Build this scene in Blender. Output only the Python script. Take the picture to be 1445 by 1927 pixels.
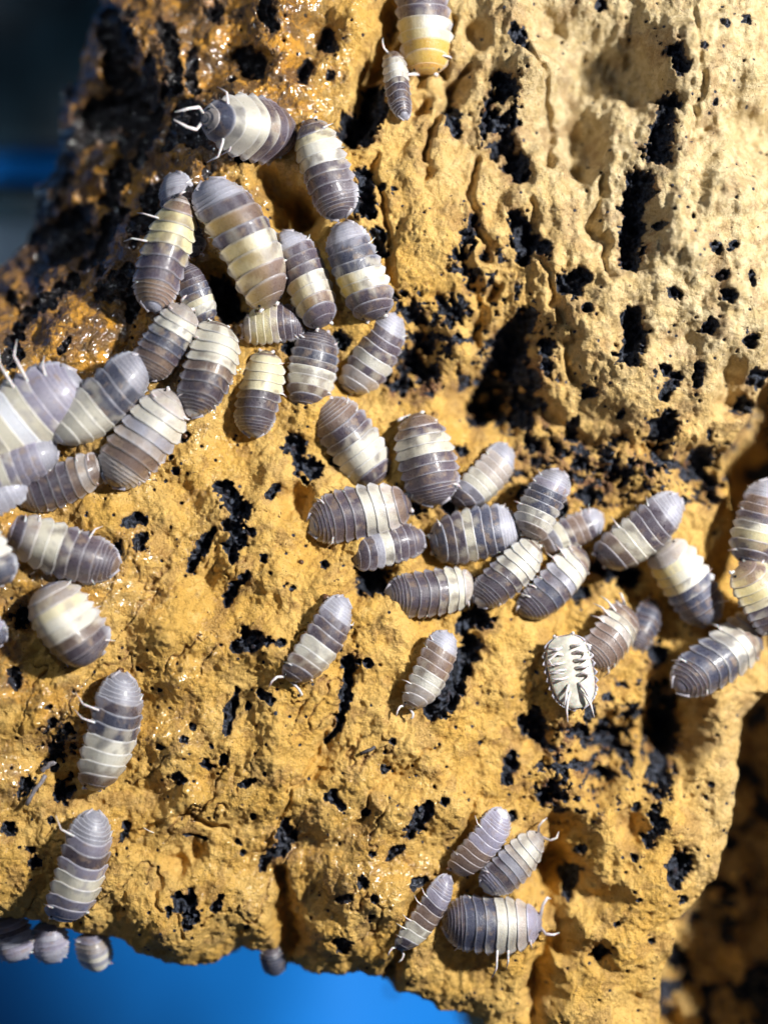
import bpy, math, random
import numpy as np
from mathutils import Vector, Matrix
random.seed(4); RNG = np.random.RandomState(11)
scene = bpy.context.scene
for o in list(bpy.data.objects): bpy.data.objects.remove(o)
C = scene.collection
scene.unit_settings.scale_length = 0.01            # one unit is one centimetre

# ------------------------------------------------------------------ camera
DIST = 34.0                                        # camera height above the bark, cm
cd = bpy.data.cameras.new('camera'); cam = bpy.data.objects.new('camera', cd); C.objects.link(cam)
cam.location = (0, 0, DIST); scene.camera = cam
cd.sensor_width = 36; cd.angle = 2*math.atan(19.27/2/DIST)
cd.clip_start = 0.5; cd.clip_end = 400
cd.dof.use_dof = True; cd.dof.focus_distance = DIST-0.55
cd.dof.aperture_fstop = (cd.lens/1000)/1.8
# ------------------------------------------------------------------ light
w = bpy.data.worlds.new('World'); scene.world = w; w.use_nodes = True
w.node_tree.nodes['Background'].inputs[0].default_value = (0.55, 0.68, 1.0, 1)
w.node_tree.nodes['Background'].inputs[1].default_value = 0.08
ld = bpy.data.lights.new('torch_lamp', 'AREA'); ld.shape = 'DISK'; ld.size = 3.0
ld.energy = 41000; ld.color = (1.0, 0.975, 0.93)
lamp = bpy.data.objects.new('torch_lamp', ld); C.objects.link(lamp)
LDIR = Vector((0.78, 0.36, 0.80)).normalized()
lamp.location = LDIR*42
lamp.rotation_euler = (-LDIR).to_track_quat('-Z', 'Y').to_euler()
l2 = bpy.data.lights.new('background_fill', 'SPOT'); l2.energy = 115000; l2.spot_size = math.radians(38); l2.spot_blend = 1  # added out of view to brighten the blue sheet
l2.shadow_soft_size = .8; l2.color = (.85, .93, 1)
lamp2 = bpy.data.objects.new('background_fill', l2); C.objects.link(lamp2); lamp2.location = (14, -38, -5)
lamp2.rotation_euler = (Vector((2, -15, -17))-lamp2.location).to_track_quat('-Z', 'Y').to_euler()
l3 = bpy.data.lights.new('side_fill', 'SPOT'); l3.energy = 60000; l3.spot_size = math.radians(22); l3.spot_blend = .6  # added out of view to brighten the pale pad
l3.shadow_soft_size = 1.0; l3.color = (.8, .92, 1)
lamp3 = bpy.data.objects.new('side_fill', l3); C.objects.link(lamp3); lamp3.location = (-42, 2, -4.5)
lamp3.rotation_euler = (Vector((-10, 4.6, -14))-lamp3.location).to_track_quat('-Z', 'Y').to_euler()
l4 = bpy.data.lights.new('glint_lamp', 'AREA'); l4.shape = 'DISK'; l4.size = 1.3; l4.energy = 1300; l4.color = (.80, .90, 1)  # added for glints on the wet bark, no known source
lamp4 = bpy.data.objects.new('glint_lamp', l4); C.objects.link(lamp4); lamp4.location = (-16, 20, 23)
lamp4.rotation_euler = (Vector((12, -16, -23))).to_track_quat('-Z', 'Y').to_euler()
scene.view_settings.view_transform = 'Standard'; scene.view_settings.look = 'None'
scene.view_settings.exposure = 0; scene.view_settings.gamma = 1

CX, CY, D = 722.5, 963.5, DIST*100                 # photograph centre (px); 100 px = 1 cm at z = 0
def P(px, py, z=0.0):                              # the point at depth z (px) seen at a pixel
    k = (D-z)/D
    return (px-CX)*k/100, (CY-py)*k/100, z/100

# ------------------------------------------------------------------ node helpers
def newmat(name):
    m = bpy.data.materials.new(name); m.use_nodes = True
    return m, m.node_tree.nodes, m.node_tree.links, m.node_tree.nodes['Principled BSDF']
def N(nt, typ, **kw):
    n = nt.new(typ)
    for k, v in kw.items():
        if k.startswith('_'): setattr(n, k[1:], v)
        else: n.inputs[k.replace('9', ' ')].default_value = v
    return n
def mixc(nt, lk, fac, a, b, blend='MIX'):
    n = nt.new('ShaderNodeMix'); n.data_type = 'RGBA'; n.blend_type = blend
    for sock, v in ((n.inputs[0], fac), (n.inputs[6], a), (n.inputs[7], b)):
        if hasattr(v, 'is_linked') or hasattr(v, 'links'): lk.new(v, sock)
        else: sock.default_value = v if not isinstance(v, tuple) else (*v, 1)
    return n.outputs[2]
def math_(nt, lk, op, a, b=0.5, clamp=False):
    n = nt.new('ShaderNodeMath'); n.operation = op; n.use_clamp = clamp
    for i, v in enumerate((a, b)):
        if hasattr(v, 'links'): lk.new(v, n.inputs[i])
        else: n.inputs[i].default_value = v
    return n.outputs[0]
def ramp(nt, lk, src, lo, hi, a=0.0, b=1.0):
    n = nt.new('ShaderNodeMapRange'); n.inputs[1].default_value = lo; n.inputs[2].default_value = hi
    n.inputs[3].default_value = a; n.inputs[4].default_value = b; n.interpolation_type = 'SMOOTHSTEP'
    lk.new(src, n.inputs[0]); return n.outputs[0]
def noise(nt, lk, vec, scale, detail=4, rough=0.55, dist=0.0):
    n = nt.new('ShaderNodeTexNoise'); n.inputs['Scale'].default_value = scale
    n.inputs['Detail'].default_value = detail; n.inputs['Roughness'].default_value = rough
    n.inputs['Distortion'].default_value = dist
    if vec is not None: lk.new(vec, n.inputs['Vector'])
    return n.outputs['Fac']
def attr(nt, name):
    n = nt.new('ShaderNodeAttribute'); n.attribute_name = name; return n

# ------------------------------------------------------------------ bark material
def bark_material():
    m, nt, lk, bs = newmat('cork')
    vec = nt.new('ShaderNodeTexCoord').outputs['Object']
    ch, wet, pale, red = [attr(nt, a).outputs['Fac'] for a in ('char', 'wet', 'pale', 'red')]
    n_big = noise(nt, lk, vec, 0.9, 4); n_mid = noise(nt, lk, vec, 4.5, 5, .6, .4)
    n_fine = noise(nt, lk, vec, 24, 4, .65); n_gr = noise(nt, lk, vec, 60, 3, .7)
    col = mixc(nt, lk, ramp(nt, lk, n_big, .35, .65), (.68, .40, .085), (.75, .48, .14))
    col = mixc(nt, lk, ramp(nt, lk, n_mid, .5, .75), col, (.80, .53, .17))
    col = mixc(nt, lk, ramp(nt, lk, n_mid, .46, .26), col, (.52, .29, .07))
    pal = mixc(nt, lk, ramp(nt, lk, n_mid, .35, .65), (.52, .39, .19), (.70, .57, .34))
    col = mixc(nt, lk, pale, col, pal)
    wc = mixc(nt, lk, ramp(nt, lk, noise(nt, lk, vec, 2.6, 5, .62, .8), .44, .60), (.075, .022, .004), (.72, .32, .02))
    col = mixc(nt, lk, math_(nt, lk, 'MULTIPLY', wet, .85), col, wc)
    rd = mixc(nt, lk, ramp(nt, lk, n_fine, .4, .62), (.13, .05, .03), (.36, .20, .09))
    col = mixc(nt, lk, red, col, rd)
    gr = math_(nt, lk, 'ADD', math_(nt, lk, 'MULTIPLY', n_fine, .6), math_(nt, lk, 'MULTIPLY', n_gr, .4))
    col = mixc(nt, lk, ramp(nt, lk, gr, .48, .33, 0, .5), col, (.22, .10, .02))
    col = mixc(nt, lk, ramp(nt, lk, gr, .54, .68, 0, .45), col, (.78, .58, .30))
    # scattered dark specks
    sp = noise(nt, lk, vec, 9, 2, .5)
    col = mixc(nt, lk, ramp(nt, lk, sp, .70, .735, 0, .85), col, (.06, .025, .015))
    cc = mixc(nt, lk, ramp(nt, lk, noise(nt, lk, vec, 13, 4, .6), .42, .62), (.006, .007, .011), (.075, .09, .13))
    cc = mixc(nt, lk, ramp(nt, lk, noise(nt, lk, vec, 7, 3), .55, .7, 0, .6), cc, (.055, .035, .04))
    cc = mixc(nt, lk, math_(nt, lk, 'MULTIPLY', wet, .8), cc, (.016, .009, .006))
    chn = ramp(nt, lk, math_(nt, lk, 'ADD', ch, math_(nt, lk, 'MULTIPLY', math_(nt, lk, 'SUBTRACT', n_fine, .5), .9)), .40, .56)
    col = mixc(nt, lk, chn, col, cc)
    lk.new(col, bs.inputs['Base Color'])
    r0 = math_(nt, lk, 'SUBTRACT', .86, math_(nt, lk, 'MULTIPLY', wet, .42))
    r1 = nt.new('ShaderNodeMix'); lk.new(chn, r1.inputs[0]); lk.new(r0, r1.inputs[2]); r1.inputs[3].default_value = .42
    lk.new(r1.outputs[0], bs.inputs['Roughness'])
    bs.inputs['Specular IOR Level'].default_value = .35
    cw = math_(nt, lk, 'MULTIPLY', math_(nt, lk, 'POWER', wet, .5), ramp(nt, lk, noise(nt, lk, vec, 2.2, 2), .40, .60, .6, 1.0), True)
    lk.new(cw, bs.inputs['Coat Weight']); bs.inputs['Coat Roughness'].default_value = .13; bs.inputs['Coat IOR'].default_value = 1.95
    h = math_(nt, lk, 'ADD', math_(nt, lk, 'MULTIPLY', n_fine, 1.0), math_(nt, lk, 'MULTIPLY', n_gr, .45))
    h = math_(nt, lk, 'ADD', h, math_(nt, lk, 'MULTIPLY', noise(nt, lk, vec, 11, 4, .6), 1.3))
    b = N(nt, 'ShaderNodeBump'); b.inputs['Strength'].default_value = .85; b.inputs['Distance'].default_value = .075
    lk.new(h, b.inputs['Height']); lk.new(b.outputs[0], bs.inputs['Normal'])
    b2 = N(nt, 'ShaderNodeBump'); b2.inputs['Strength'].default_value = 1.0; b2.inputs['Distance'].default_value = .17
    lk.new(noise(nt, lk, vec, 3.0, 3, .5), b2.inputs['Height']); lk.new(b2.outputs[0], bs.inputs['Coat Normal'])
    return m

# ------------------------------------------------------------------ numeric noise
def perlin(x, y, seed):
    r = np.random.RandomState(seed); n = 256
    ang = r.rand(n, n)*2*np.pi; gx, gy = np.cos(ang), np.sin(ang)
    xi = np.floor(x).astype(int); yi = np.floor(y).astype(int); fx = x-xi; fy = y-yi
    u = fx*fx*fx*(fx*(fx*6-15)+10); v = fy*fy*fy*(fy*(fy*6-15)+10)
    def g(a, b):
        A = (xi+a) % n; B = (yi+b) % n
        return gx[A, B]*(fx-a)+gy[A, B]*(fy-b)
    return ((g(0, 0)*(1-u)+g(1, 0)*u)*(1-v)+(g(0, 1)*(1-u)+g(1, 1)*u)*v)*1.5
def fbm(x, y, size, octs, seed, gain=.5):
    t = 0; a = 1.0
    for i in range(octs):
        t = t+a*perlin(x/size+i*17.3+40, y/size+i*9.1+40, seed+i); size /= 2.03; a *= gain
    return t
def cells(x, y, size, seed):
    r = np.random.RandomState(seed); n = 256; jx, jy = r.rand(n, n), r.rand(n, n)
    x = x/size+50; y = y/size+50; xi = np.floor(x).astype(int); yi = np.floor(y).astype(int)
    f1 = np.full(x.shape, 9.0)
    for a in (-1, 0, 1):
        for b in (-1, 0, 1):
            A = (xi+a) % n; B = (yi+b) % n
            d = (xi+a+jx[A, B]-x)**2+(yi+b+jy[A, B]-y)**2
            f1 = np.minimum(f1, d)
    return np.sqrt(f1)
def sstep(a, b, x):
    t = np.clip((x-a)/(b-a), 0, 1); return t*t*(3-2*t)

# ------------------------------------------------------------------ bark relief
CTRL = """120 60 -300;200 60 -165;300 50 -90;400 50 -45;500 50 0;600 50 25;680 40 5;760 90 -35;860 90 0;1000 100 20;1150 130 -40;1300 100 60;1440 100 30
60 330 -230;150 290 -160;250 300 -75;350 300 0;500 300 25;620 300 10;750 300 30;900 300 15;1100 300 -5;1300 300 65;1440 280 0
0 480 -230;100 450 -150;200 500 -10;300 500 40;450 500 20;600 500 5;700 520 0;800 500 20;950 450 5;1100 480 45;1300 500 70;1445 500 50
0 650 10;100 650 60;200 650 60;400 650 25;600 680 -15;750 680 -45;850 600 0;930 700 -70;1100 700 35;1300 700 50;1440 680 20
0 800 110;150 800 85;300 800 55;450 850 35;600 850 5;800 850 -40;950 850 -65;1100 830 -35;1250 850 -15;1370 850 -40;1445 850 -190
0 950 120;150 950 85;300 1000 60;500 1000 50;700 1020 -10;900 980 -55;1050 1000 -75;1200 1000 -75;1330 1000 -95;1440 1000 -190
0 1150 120;150 1150 85;300 1150 65;500 1150 55;700 1130 30;900 1150 -15;1050 1130 -50;1200 1150 -85;1330 1200 -100;1445 1200 -170
0 1350 105;150 1350 70;300 1350 50;500 1350 45;700 1350 40;900 1300 10;1100 1300 -30;1240 1350 -75;1340 1350 -45;1445 1400 -90
0 1550 85;200 1550 50;400 1550 30;600 1550 25;800 1500 45;950 1500 10;1100 1500 -10;1240 1500 -40;1340 1500 5;1420 1500 -60
50 1700 60;250 1720 20;450 1720 5;545 1720 -45;700 1720 20;850 1720 -20;1000 1650 -45;1150 1650 10;1300 1650 10
200 1830 0;400 1830 -20;700 1850 -25;900 1880 -25;1100 1880 10;1230 1880 -10;1450 1650 -60;1450 1900 -60;-80 900 110;-80 1400 100"""
cp = []
for t in CTRL.replace('\n', ';').split(';'):
    a, b, c = map(float, t.split()); k = (D-c)/D
    cp.append(((a-CX)*k, (b-CY)*k, c))
cp = np.array(cp)
def tps(d2): return d2*np.log(np.maximum(d2, 1e-6))*.5
pts = cp[:, :2]/1000; nn = len(cp)
K = tps(((pts[:, None]-pts[None])**2).sum(-1))+np.eye(nn)*.002
A = np.zeros((nn+3, nn+3)); A[:nn, :nn] = K; A[:nn, nn] = 1; A[:nn, nn+1:] = pts; A[nn:, :nn] = A[:nn, nn:].T
sol = np.linalg.solve(A, np.concatenate([cp[:, 2], [0, 0, 0]]))
def base_z(x, y):
    xs = x/1000; ys = y/1000; r = sol[nn]+sol[nn+1]*xs+sol[nn+2]*ys
    for i in range(nn): r = r+sol[i]*tps((xs-pts[i, 0])**2+(ys-pts[i, 1])**2)
    return r

xa = np.concatenate([np.arange(-860, 830, 2.3), np.arange(830, 1500, 9.0)])
ya = np.concatenate([np.arange(-1600, -1060, 12.0), np.arange(-1060, 1075, 2.3), np.arange(1076, 1500, 6.0)])
NX, NY = len(xa), len(ya)
cxg = np.linspace(-860, 1500, 90); cyg = np.linspace(-1600, 1075, 100)
cz = base_z(*np.meshgrid(cxg, cyg, indexing='ij'))
def bil(gx, gy, G, x, y):
    i = np.clip((x-gx[0])/(gx[1]-gx[0]), 0, len(gx)-1.001); j = np.clip((y-gy[0])/(gy[1]-gy[0]), 0, len(gy)-1.001)
    a = i.astype(int); b = j.astype(int); f = i-a; g = j-b
    return (G[a, b]*(1-f)+G[a+1, b]*f)*(1-g)+(G[a, b+1]*(1-f)+G[a+1, b+1]*f)*g
X, Y = np.meshgrid(xa, ya, indexing='ij')
Z0 = bil(cxg, cyg, cz, X, Y)
Z0 = np.clip(Z0, -420, 140)
Z0 = np.where(Y < -1000, bil(cxg, cyg, cz, X, np.maximum(Y, -1000)), Z0); Z0 = np.clip(Z0, -420, 140)
# photograph coordinates of every point of the relief (features are listed in them)
IX = CX+X*D/(D-Z0); IY = CY+Y*D/(D-Z0)

def seg_d(px, py, ax, ay, bx, by):
    dx, dy = bx-ax, by-ay; L = dx*dx+dy*dy+1e-9
    t = np.clip(((px-ax)*dx+(py-ay)*dy)/L, 0, 1)
    return np.hypot(px-ax-t*dx, py-ay-t*dy), t
def poly_sd(px, py, poly):                         # signed distance, positive inside
    d = np.full(px.shape, 1e9); ins = np.zeros(px.shape, bool)
    for (ax, ay), (bx, by) in zip(poly, poly[1:]+poly[:1]):
        d = np.minimum(d, seg_d(px, py, ax, ay, bx, by)[0])
        c = ((ay > py) != (by > py)); xx = (bx-ax)*(py-ay)/((by-ay) if by != ay else 1e-9)+ax
        ins ^= c & (px < xx)
    return np.where(ins, d, -d)

wx = IX+14*fbm(IX, IY, 60, 3, 5); wy = IY+14*fbm(IX, IY, 60, 3, 8)
# hollows (x y r depth) and crevices
HOL = """1110 110 75 42;1185 130 45 40;1100 265 44 44;1262 120 55 -34;1180 300 40 -26;1000 130 40 -22;1330 420 90 -20;760 420 50 -18;1020 300 40 -18;790 200 16 30;830 130 16 26;900 60 20 26;1040 40 22 26;1180 480 30 22;1320 240 22 18;1410 240 30 30;1085 320 20 45;800 330 14 22;550 940 28 34;930 740 62 70;960 640 40 30;720 120 26 50;555 400 32 60;1150 1405 52 62;1130 1485 32 40;1258 1390 48 110;1045 1650 48 60
1020 1860 26 45;1190 1560 30 30;370 1610 18 26;330 1625 18 24;300 1500 34 18;850 170 25 25;1385 720 30 45;1375 760 24 40;1330 880 45 55;410 530 34 60;440 560 30 50;1110 1690 30 20;1160 1700 25 22;1131 1800 22 35;1010 1400 34 28
700 1090 38 35;780 660 45 25;890 620 32 30;240 200 60 50;110 440 60 40;590 60 30 32;565 130 24 26;470 120 30 34;870 1240 40 14;960 300 40 22;1215 420 28 18;1190 640 32 20;130 1480 50 28;40 1160 36 30;820 560 16 15;930 540 14 26;915 480 12 22
690 470 28 26;620 1440 40 10;270 1330 50 10;880 1600 60 14;640 1760 40 -16;300 1170 60 -22;520 1170 60 -14;420 1480 70 -12;610 1590 50 -12;700 1690 70 -16;1190 1600 60 -14;560 1480 60 -10"""
CREV = """750 0 735 60 700 110 690 170 655 260,20,55;530 1650 535 1700 550 1790,16,50;760 1770 745 1810 730 1865,9,45;900 1500 860 1640 770 1720,14,12;500 330 560 390 575 450,22,45;1000 760 1100 830 1240 850,14,20;1215 1100 1250 1200 1300 1330,40,35
620 1450 560 1480 470 1620,5,9;640 1330 600 1420 540 1490,4,9;820 1400 700 1490 660 1560,4,7;420 1560 350 1530 270 1560,5,12;880 120 820 220 800 300,8,26;700 300 725 400 735 520,7,18;900 300 880 380 910 460,8,22;1000 90 1040 190 1030 300,8,20;1140 330 1120 420 1150 520,9,20;1050 560 1070 640 1090 720,9,18;860 20 840 90 790 160,7,18;1290 30 1320 160 1300 260,8,12;1000 380 1010 480 1060 560,7,14;870 470 905 560 900 650,12,22;1040 1000 1110 1100 1200 1200,22,14;350 1760 300 1700 290 1640,4,9;1060 1560 1040 1660 1060 1780,26,38;1030 1780 1000 1860 1010 1927,14,34"""
def zrel(ix, iy, wx, wy):
    z = np.zeros(ix.shape)
    for t in HOL.replace('\n', ';').split(';'):
        a, b, r, dd = map(float, t.split())
        q = np.hypot(wx-a, wy-b)/r; z -= dd*np.exp(-(q**2.6)*.8)
    for t in CREV.replace('\n', ';').split(';'):
        l, r, dd = t.split(','); v = list(map(float, l.split())); r = float(r); q = np.full(ix.shape, 9.)
        for i in range(0, len(v)-2, 2): q = np.minimum(q, seg_d(wx, wy, *v[i:i+4])[0]/r)
        z -= float(dd)*np.exp(-(q**2)*.9)
    return z
HB = zrel(IX, IY, wx, wy)*1.5
# charred pits, plus shade between clustered isopods painted as char: runs of (x y r)
PITS_SHADE = """410 540 26 430 585 20;455 590 10;640 640 14;565 470 12;690 1062 20;1145 1062 24 1190 1085 22;1240 1235 20;848 948 16;780 962 12;905 1020 8;300 700 8;230 850 12;420 660 10;640 860 14;540 650 12;905 960 12;1090 1120 14;700 160 16 706 200 22 672 238 30;685 330 13 685 388 20;718 352 6;740 356 6;712 440 13 716 478 9;948 160 20 942 205 27 932 250 24 960 290 20 982 325 16;852 205 14 860 240 11;968 410 12 988 448 24 985 482 13;1025 466 13;1070 535 21 1096 520 12;1103 580 8
1265 112 16 1277 135 13;1318 98 7;1258 195 17 1254 215 14;1246 250 20 1236 288 21;1206 340 20 1196 400 20 1190 440 19 1190 492 15;1240 425 8;1268 548 11;1345 465 10;1378 462 8;1357 517 10;1365 555 12;1335 615 12;1410 515 4 1412 540 5;1190 595 16 1200 622 18 1185 672 19
1250 690 7 1272 710 11 1252 742 9;1318 690 7 1312 722 7;1108 738 12;1250 800 22 1240 828 17;1085 790 9 1075 815 12;1410 640 12;1432 710 15;1405 765 16;1358 50 8;1402 38 8;1350 190 6;890 410 7 880 450 12 862 488 9;893 515 10;845 575 15 851 602 14
755 560 13 778 590 17 790 622 15;770 675 20 800 700 17;750 722 18 728 695 14;802 652 12;990 598 17 975 640 24 950 680 30;985 700 22 992 742 22 980 790 20;930 740 32 905 770 24;1030 650 13;1025 690 10;1000 832 12 1042 842 13;1090 872 13;1060 905 16;1130 882 10;1160 902 18;1140 850 9
1190 872 9;1222 884 10;1330 868 22 1332 930 19;1110 930 16;868 845 9;970 58 11 986 80 11;1130 8 9;420 920 13 442 945 17 450 962 18;430 990 12 455 1002 13 436 1032 13 440 1052 8;472 1002 8;402 998 5 376 1030 11 354 1072 6;466 1080 6 440 1106 8 426 1132 10
243 985 9 255 972 8 274 980 8;268 1020 14;222 1034 8;555 838 17;562 868 12 582 884 18;545 824 9;520 915 7 508 932 6;495 1048 8;610 1062 7;550 1107 4;462 1200 16 492 1206 14 445 1216 9;532 1208 7;446 1303 6 434 1330 8 431 1352 9 427 1375 5;466 1330 6;490 1303 7 512 1316 7
660 1248 13 652 1300 9 645 1342 7 634 1374 5 613 1398 4;692 1250 7;330 1462 5 338 1455 5 349 1466 5 338 1474 5;387 1440 10;420 1425 9;398 1401 5;350 1390 6;303 1407 6;362 1367 5;456 1477 6 480 1464 5;500 1453 3;535 1555 12 541 1580 13 524 1602 10 500 1615 7 493 1636 7
447 1588 5;457 1607 5;477 1538 5;234 1562 7 228 1580 8;350 1573 4 385 1582 2.5;344 1700 18;362 1688 11;366 1722 10;350 1738 10;414 1688 6 404 1712 6;463 1745 5;620 1495 9 642 1518 6;688 1532 7;802 1520 11 790 1546 13 774 1570 10;833 1507 7;700 1602 6;748 1602 9 730 1616 5
682 1655 9;655 1682 6 640 1688 5;708 1685 7;697 1720 6;645 1772 14;780 1664 8 800 1655 4;740 1395 6;725 1415 5;721 1448 9;872 1180 14 905 1160 18;890 1210 14 870 1252 18 848 1290 20 835 1322 18 812 1340 12;700 1092 26;1000 1370 17 1032 1390 16;1010 1348 14;965 1430 11 955 1466 10;1090 1380 15
1040 1490 18 1022 1502 11;960 1540 11;1135 1392 20 1172 1404 22;1250 1320 26 1266 1380 26 1256 1430 27 1240 1482 18;1190 1340 13;1140 1470 17 1128 1490 10;1230 1530 13 1240 1552 10 1220 1582 9;1282 1628 20 1270 1652 14 1276 1668 7;1085 1650 13 1070 1682 11;1097 1605 9;1193 1615 7
1290 1697 7;1228 1773 7;1131 1800 12;1338 1478 4;1330 1503 4;1380 1715 13;1415 1725 15;1320 1870 20 1308 1850 13;1425 1635 12;128 1372 12 108 1402 9 98 1440 10;45 1482 14;116 1492 18;25 1268 11 30 1290 7;95 1330 5;62 1628 10;38 1165 16;16 1558 11;60 1600 6;95 1545 7;100 1360 7
205 30 16 215 62 26 232 92 26 212 125 22;245 25 10;310 50 12 326 92 14 331 132 15 320 172 13;170 212 26 210 195 30 245 198 28 272 222 13;290 200 11 280 240 15 268 278 12 254 302 8;362 98 8 355 142 10 366 172 8;405 18 14;470 112 21 452 94 12;482 132 11;500 18 13 512 52 9;576 120 11 566 150 9
612 48 8 620 80 13 602 76 8;622 140 8;434 150 9;232 320 12 200 370 11;152 400 17 110 420 20 62 440 20;140 452 18 100 482 14;205 420 15 180 470 12 160 492 13;230 398 10;132 530 13 110 552 11 80 572 9 48 592 11;20 560 13;30 622 12 22 680 15;130 640 5 112 664 5;250 570 13 240 602 6;480 282 14 452 300 7
1232 700 4;1300 410 4;1170 780 6;1290 940 8;1060 960 12;925 640 8;1395 900 8;875 920 4;640 940 3;300 830 4;322 862 5;333 885 6;312 905 4;348 820 8;520 1340 3;590 1270 4;300 1300 3;252 1235 3;258 1260 3;770 1465 3;1195 1520 8;1010 1265 5;905 1400 3;1160 1740 5;1200 1690 5;1300 1760 4;760 1560 3"""
char_shade = np.zeros(X.shape); pitz = np.zeros(X.shape)
pn = fbm(IX, IY, 22, 3, 21, .6); pn2 = fbm(IX, IY, 9, 2, 31, .6)
for t in PITS_SHADE.replace('\n', ';').split(';'):
    v = list(map(float, t.split())); tr = [v[i:i+3] for i in range(0, len(v), 3)]
    if len(tr) == 1: tr = tr*2
    rm = max(q[2] for q in tr)
    x0 = min(q[0] for q in tr)-rm*2; x1 = max(q[0] for q in tr)+rm*2; y0 = min(q[1] for q in tr)-rm*2; y1 = max(q[1] for q in tr)+rm*2
    I = np.where((IX > x0) & (IX < x1) & (IY > y0) & (IY < y1))
    if not len(I[0]): continue
    ix, iy = IX[I], IY[I]; best = np.full(ix.shape, -9.)
    for (ax, ay, ar), (bx, by, br) in zip(tr, tr[1:]):
        dd, tt = seg_d(ix, iy, ax, ay, bx, by); r = ar+(br-ar)*tt
        best = np.maximum(best, 1-dd/(r*1.26))
    q = best+pn[I]*min(.75, 12/rm)*.8+pn2[I]*.16
    char_shade[I] = np.maximum(char_shade[I], sstep(-.10, .16, q))
    pitz[I] = np.minimum(pitz[I], -sstep(-.14, .45, q)*min(60, 6+rm*1.5))
# scatter of small char crumbs in the broken zones
def zone(a, b, rx, ry): return np.exp(-(((wx-a)/rx)**2+((wy-b)/ry)**2)*1.2)
broken = np.clip(zone(1100, 890, 190, 70)+zone(960, 680, 100, 130)+zone(1180, 1380, 130, 130)*.9+zone(780, 650, 70, 110)+zone(1330, 880, 60, 80)+zone(890, 500, 80, 110)*.5+zone(110, 1420, 70, 80)*.6+zone(950, 220, 60, 120)*.5+zone(1060, 1480, 90, 100)*.6, 0, 1)
cr = fbm(IX, IY, 26, 3, 77, .6)
blot = sstep(.02, .14, fbm(IX*.9+IY*.5, IY*.6-IX*.3, 70, 4, 78, .5)-.28+.33*zone(190, 300, 220, 280))*sstep(.2, .5, zone(190, 300, 230, 320))
cq = sstep(.30, .42, cr*.8+broken*.33)*sstep(.2, .5, broken)
char_shade = np.maximum(np.maximum(char_shade, cq), blot); pitz = np.minimum(pitz, -cq*11); pitz = np.minimum(pitz, -blot*12)
# pieces of cork left standing inside the char
isl = sstep(.34, .44, fbm(IX, IY, 30, 3, 99, .6)-.25*zone(955, 690, 70, 110))
char_shade *= 1-isl*.9*(broken > .25); pitz *= 1-isl*.7*(broken > .25)

upr = sstep(700, 1000, IX)*sstep(900, 600, IY)
rough = np.clip(.10+upr*.10+broken*1.0+sstep(900, 1150, IX)*sstep(1000, 1150, IY)*.4, 0, 1.2)
Z1 = fbm(IX, IY, 150, 2, 41)*34
vst = fbm(IX*1.0+IY*.12, IY*.34, 62, 4, 51, .55)
dst = fbm((IX+IY)*.75, (IX-IY)*.30, 52, 4, 55, .55)
Z2 = upr*(fbm(IX+IY*.1, IY*.62, 105, 4, 51, .46)*36+(.5-cells(wx, wy*.8, 66, 29))*12)+(1-upr)*(dst*10+fbm(IX, IY, 80, 4, 61, .46)*10)
c1 = cells(wx+6*pn, wy+6*pn, 30, 3); c2 = cells(IX+3*pn2*2, IY+3*pn, 13, 4)
Z3 = (.55-c1)*11*rough+(.5-c2)*4.2*(.45+rough*.7)
crk = np.abs(fbm((IX+IY*.8)*.8, (IX-IY)*.36, 105, 4, 71, .55))
lowl = sstep(900, 1200, IY)*sstep(1000, 700, IX)
crack = sstep(.055, .0, crk)*(.25+.75*lowl)*sstep(-.1, .25, fbm(IX, IY, 140, 2, 72))
Z4 = -crack*10+fbm(IX, IY, 15, 3, 81, .6)*3.0
pks = cells(IX, IY, 44, 17)                        # small pin pits
pin = sstep(.10, .04, pks)*sstep(.0, .3, fbm(IX, IY, 120, 2, 91)+.15)
char_shade = np.maximum(char_shade, pin*.9); pitz = np.minimum(pitz, -pin*7)
Zc = (fbm(IX, IY, 12, 3, 87, .6)*9+(.5-cells(IX, IY, 19, 9))*17)*char_shade

# outline of the bark and the low fold at the right
OUT = [(178, -900), (180, 0), (165, 40), (150, 95), (148, 130), (112, 155), (104, 190), (106, 280), (92, 315), (64, 345), (54, 400), (36, 450), (5, 490), (-90, 560), (-400, 700), (-400, 1735), (0, 1742), (62, 1748), (130, 1766), (212, 1782), (250, 1808), (305, 1828), (385, 1832), (425, 1815), (452, 1795), (490, 1803), (545, 1832), (600, 1845), (680, 1842), (708, 1850), (738, 1872), (790, 1888), (838, 1915), (905, 1935), (960, 1985), (1100, 2600), (2600, 2600), (2600, -900)]
so = poly_sd(IX, IY, OUT)+fbm(IX, IY, 30, 3, 101)*5
# shallow rounding just inside the outline, sheer drop beyond it
e = np.clip(1-so/75, 0, 1)
edge = -55*(1-np.sqrt(np.clip(1-e**2, 0, 1)))
drop = -np.clip(-so, 0, None)*9
RIM = [(1452, 700), (1405, 790), (1372, 850), (1380, 1000), (1415, 1120), (1452, 1230), (1440, 1300), (1404, 1355), (1392, 1440), (1388, 1500), (1380, 1560), (1352, 1650), (1322, 1698), (1278, 1742), (1272, 1792), (1250, 1852), (1246, 1927), (1200, 2600), (2900, 2600), (2900, 700)]
sr = poly_sd(IX, IY, RIM)+fbm(IX, IY, 40, 3, 111)*5
deep = sstep(-4, 20, sr)*(150+90*sstep(1250, 1450, IY))
rnd = -np.clip(1+sr/60, 0, 1)**3*26*(sr < 0)-26*(sr >= 0)
far = sstep(1480, 1640, IX)*sstep(620, 760, IY)  # unseen ridge past the right side, raised to shade the low fold
ZZ = Z0+Z1+Z2+HB
ZS = ZZ+edge-deep+rnd*(IY > 1300)
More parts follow.
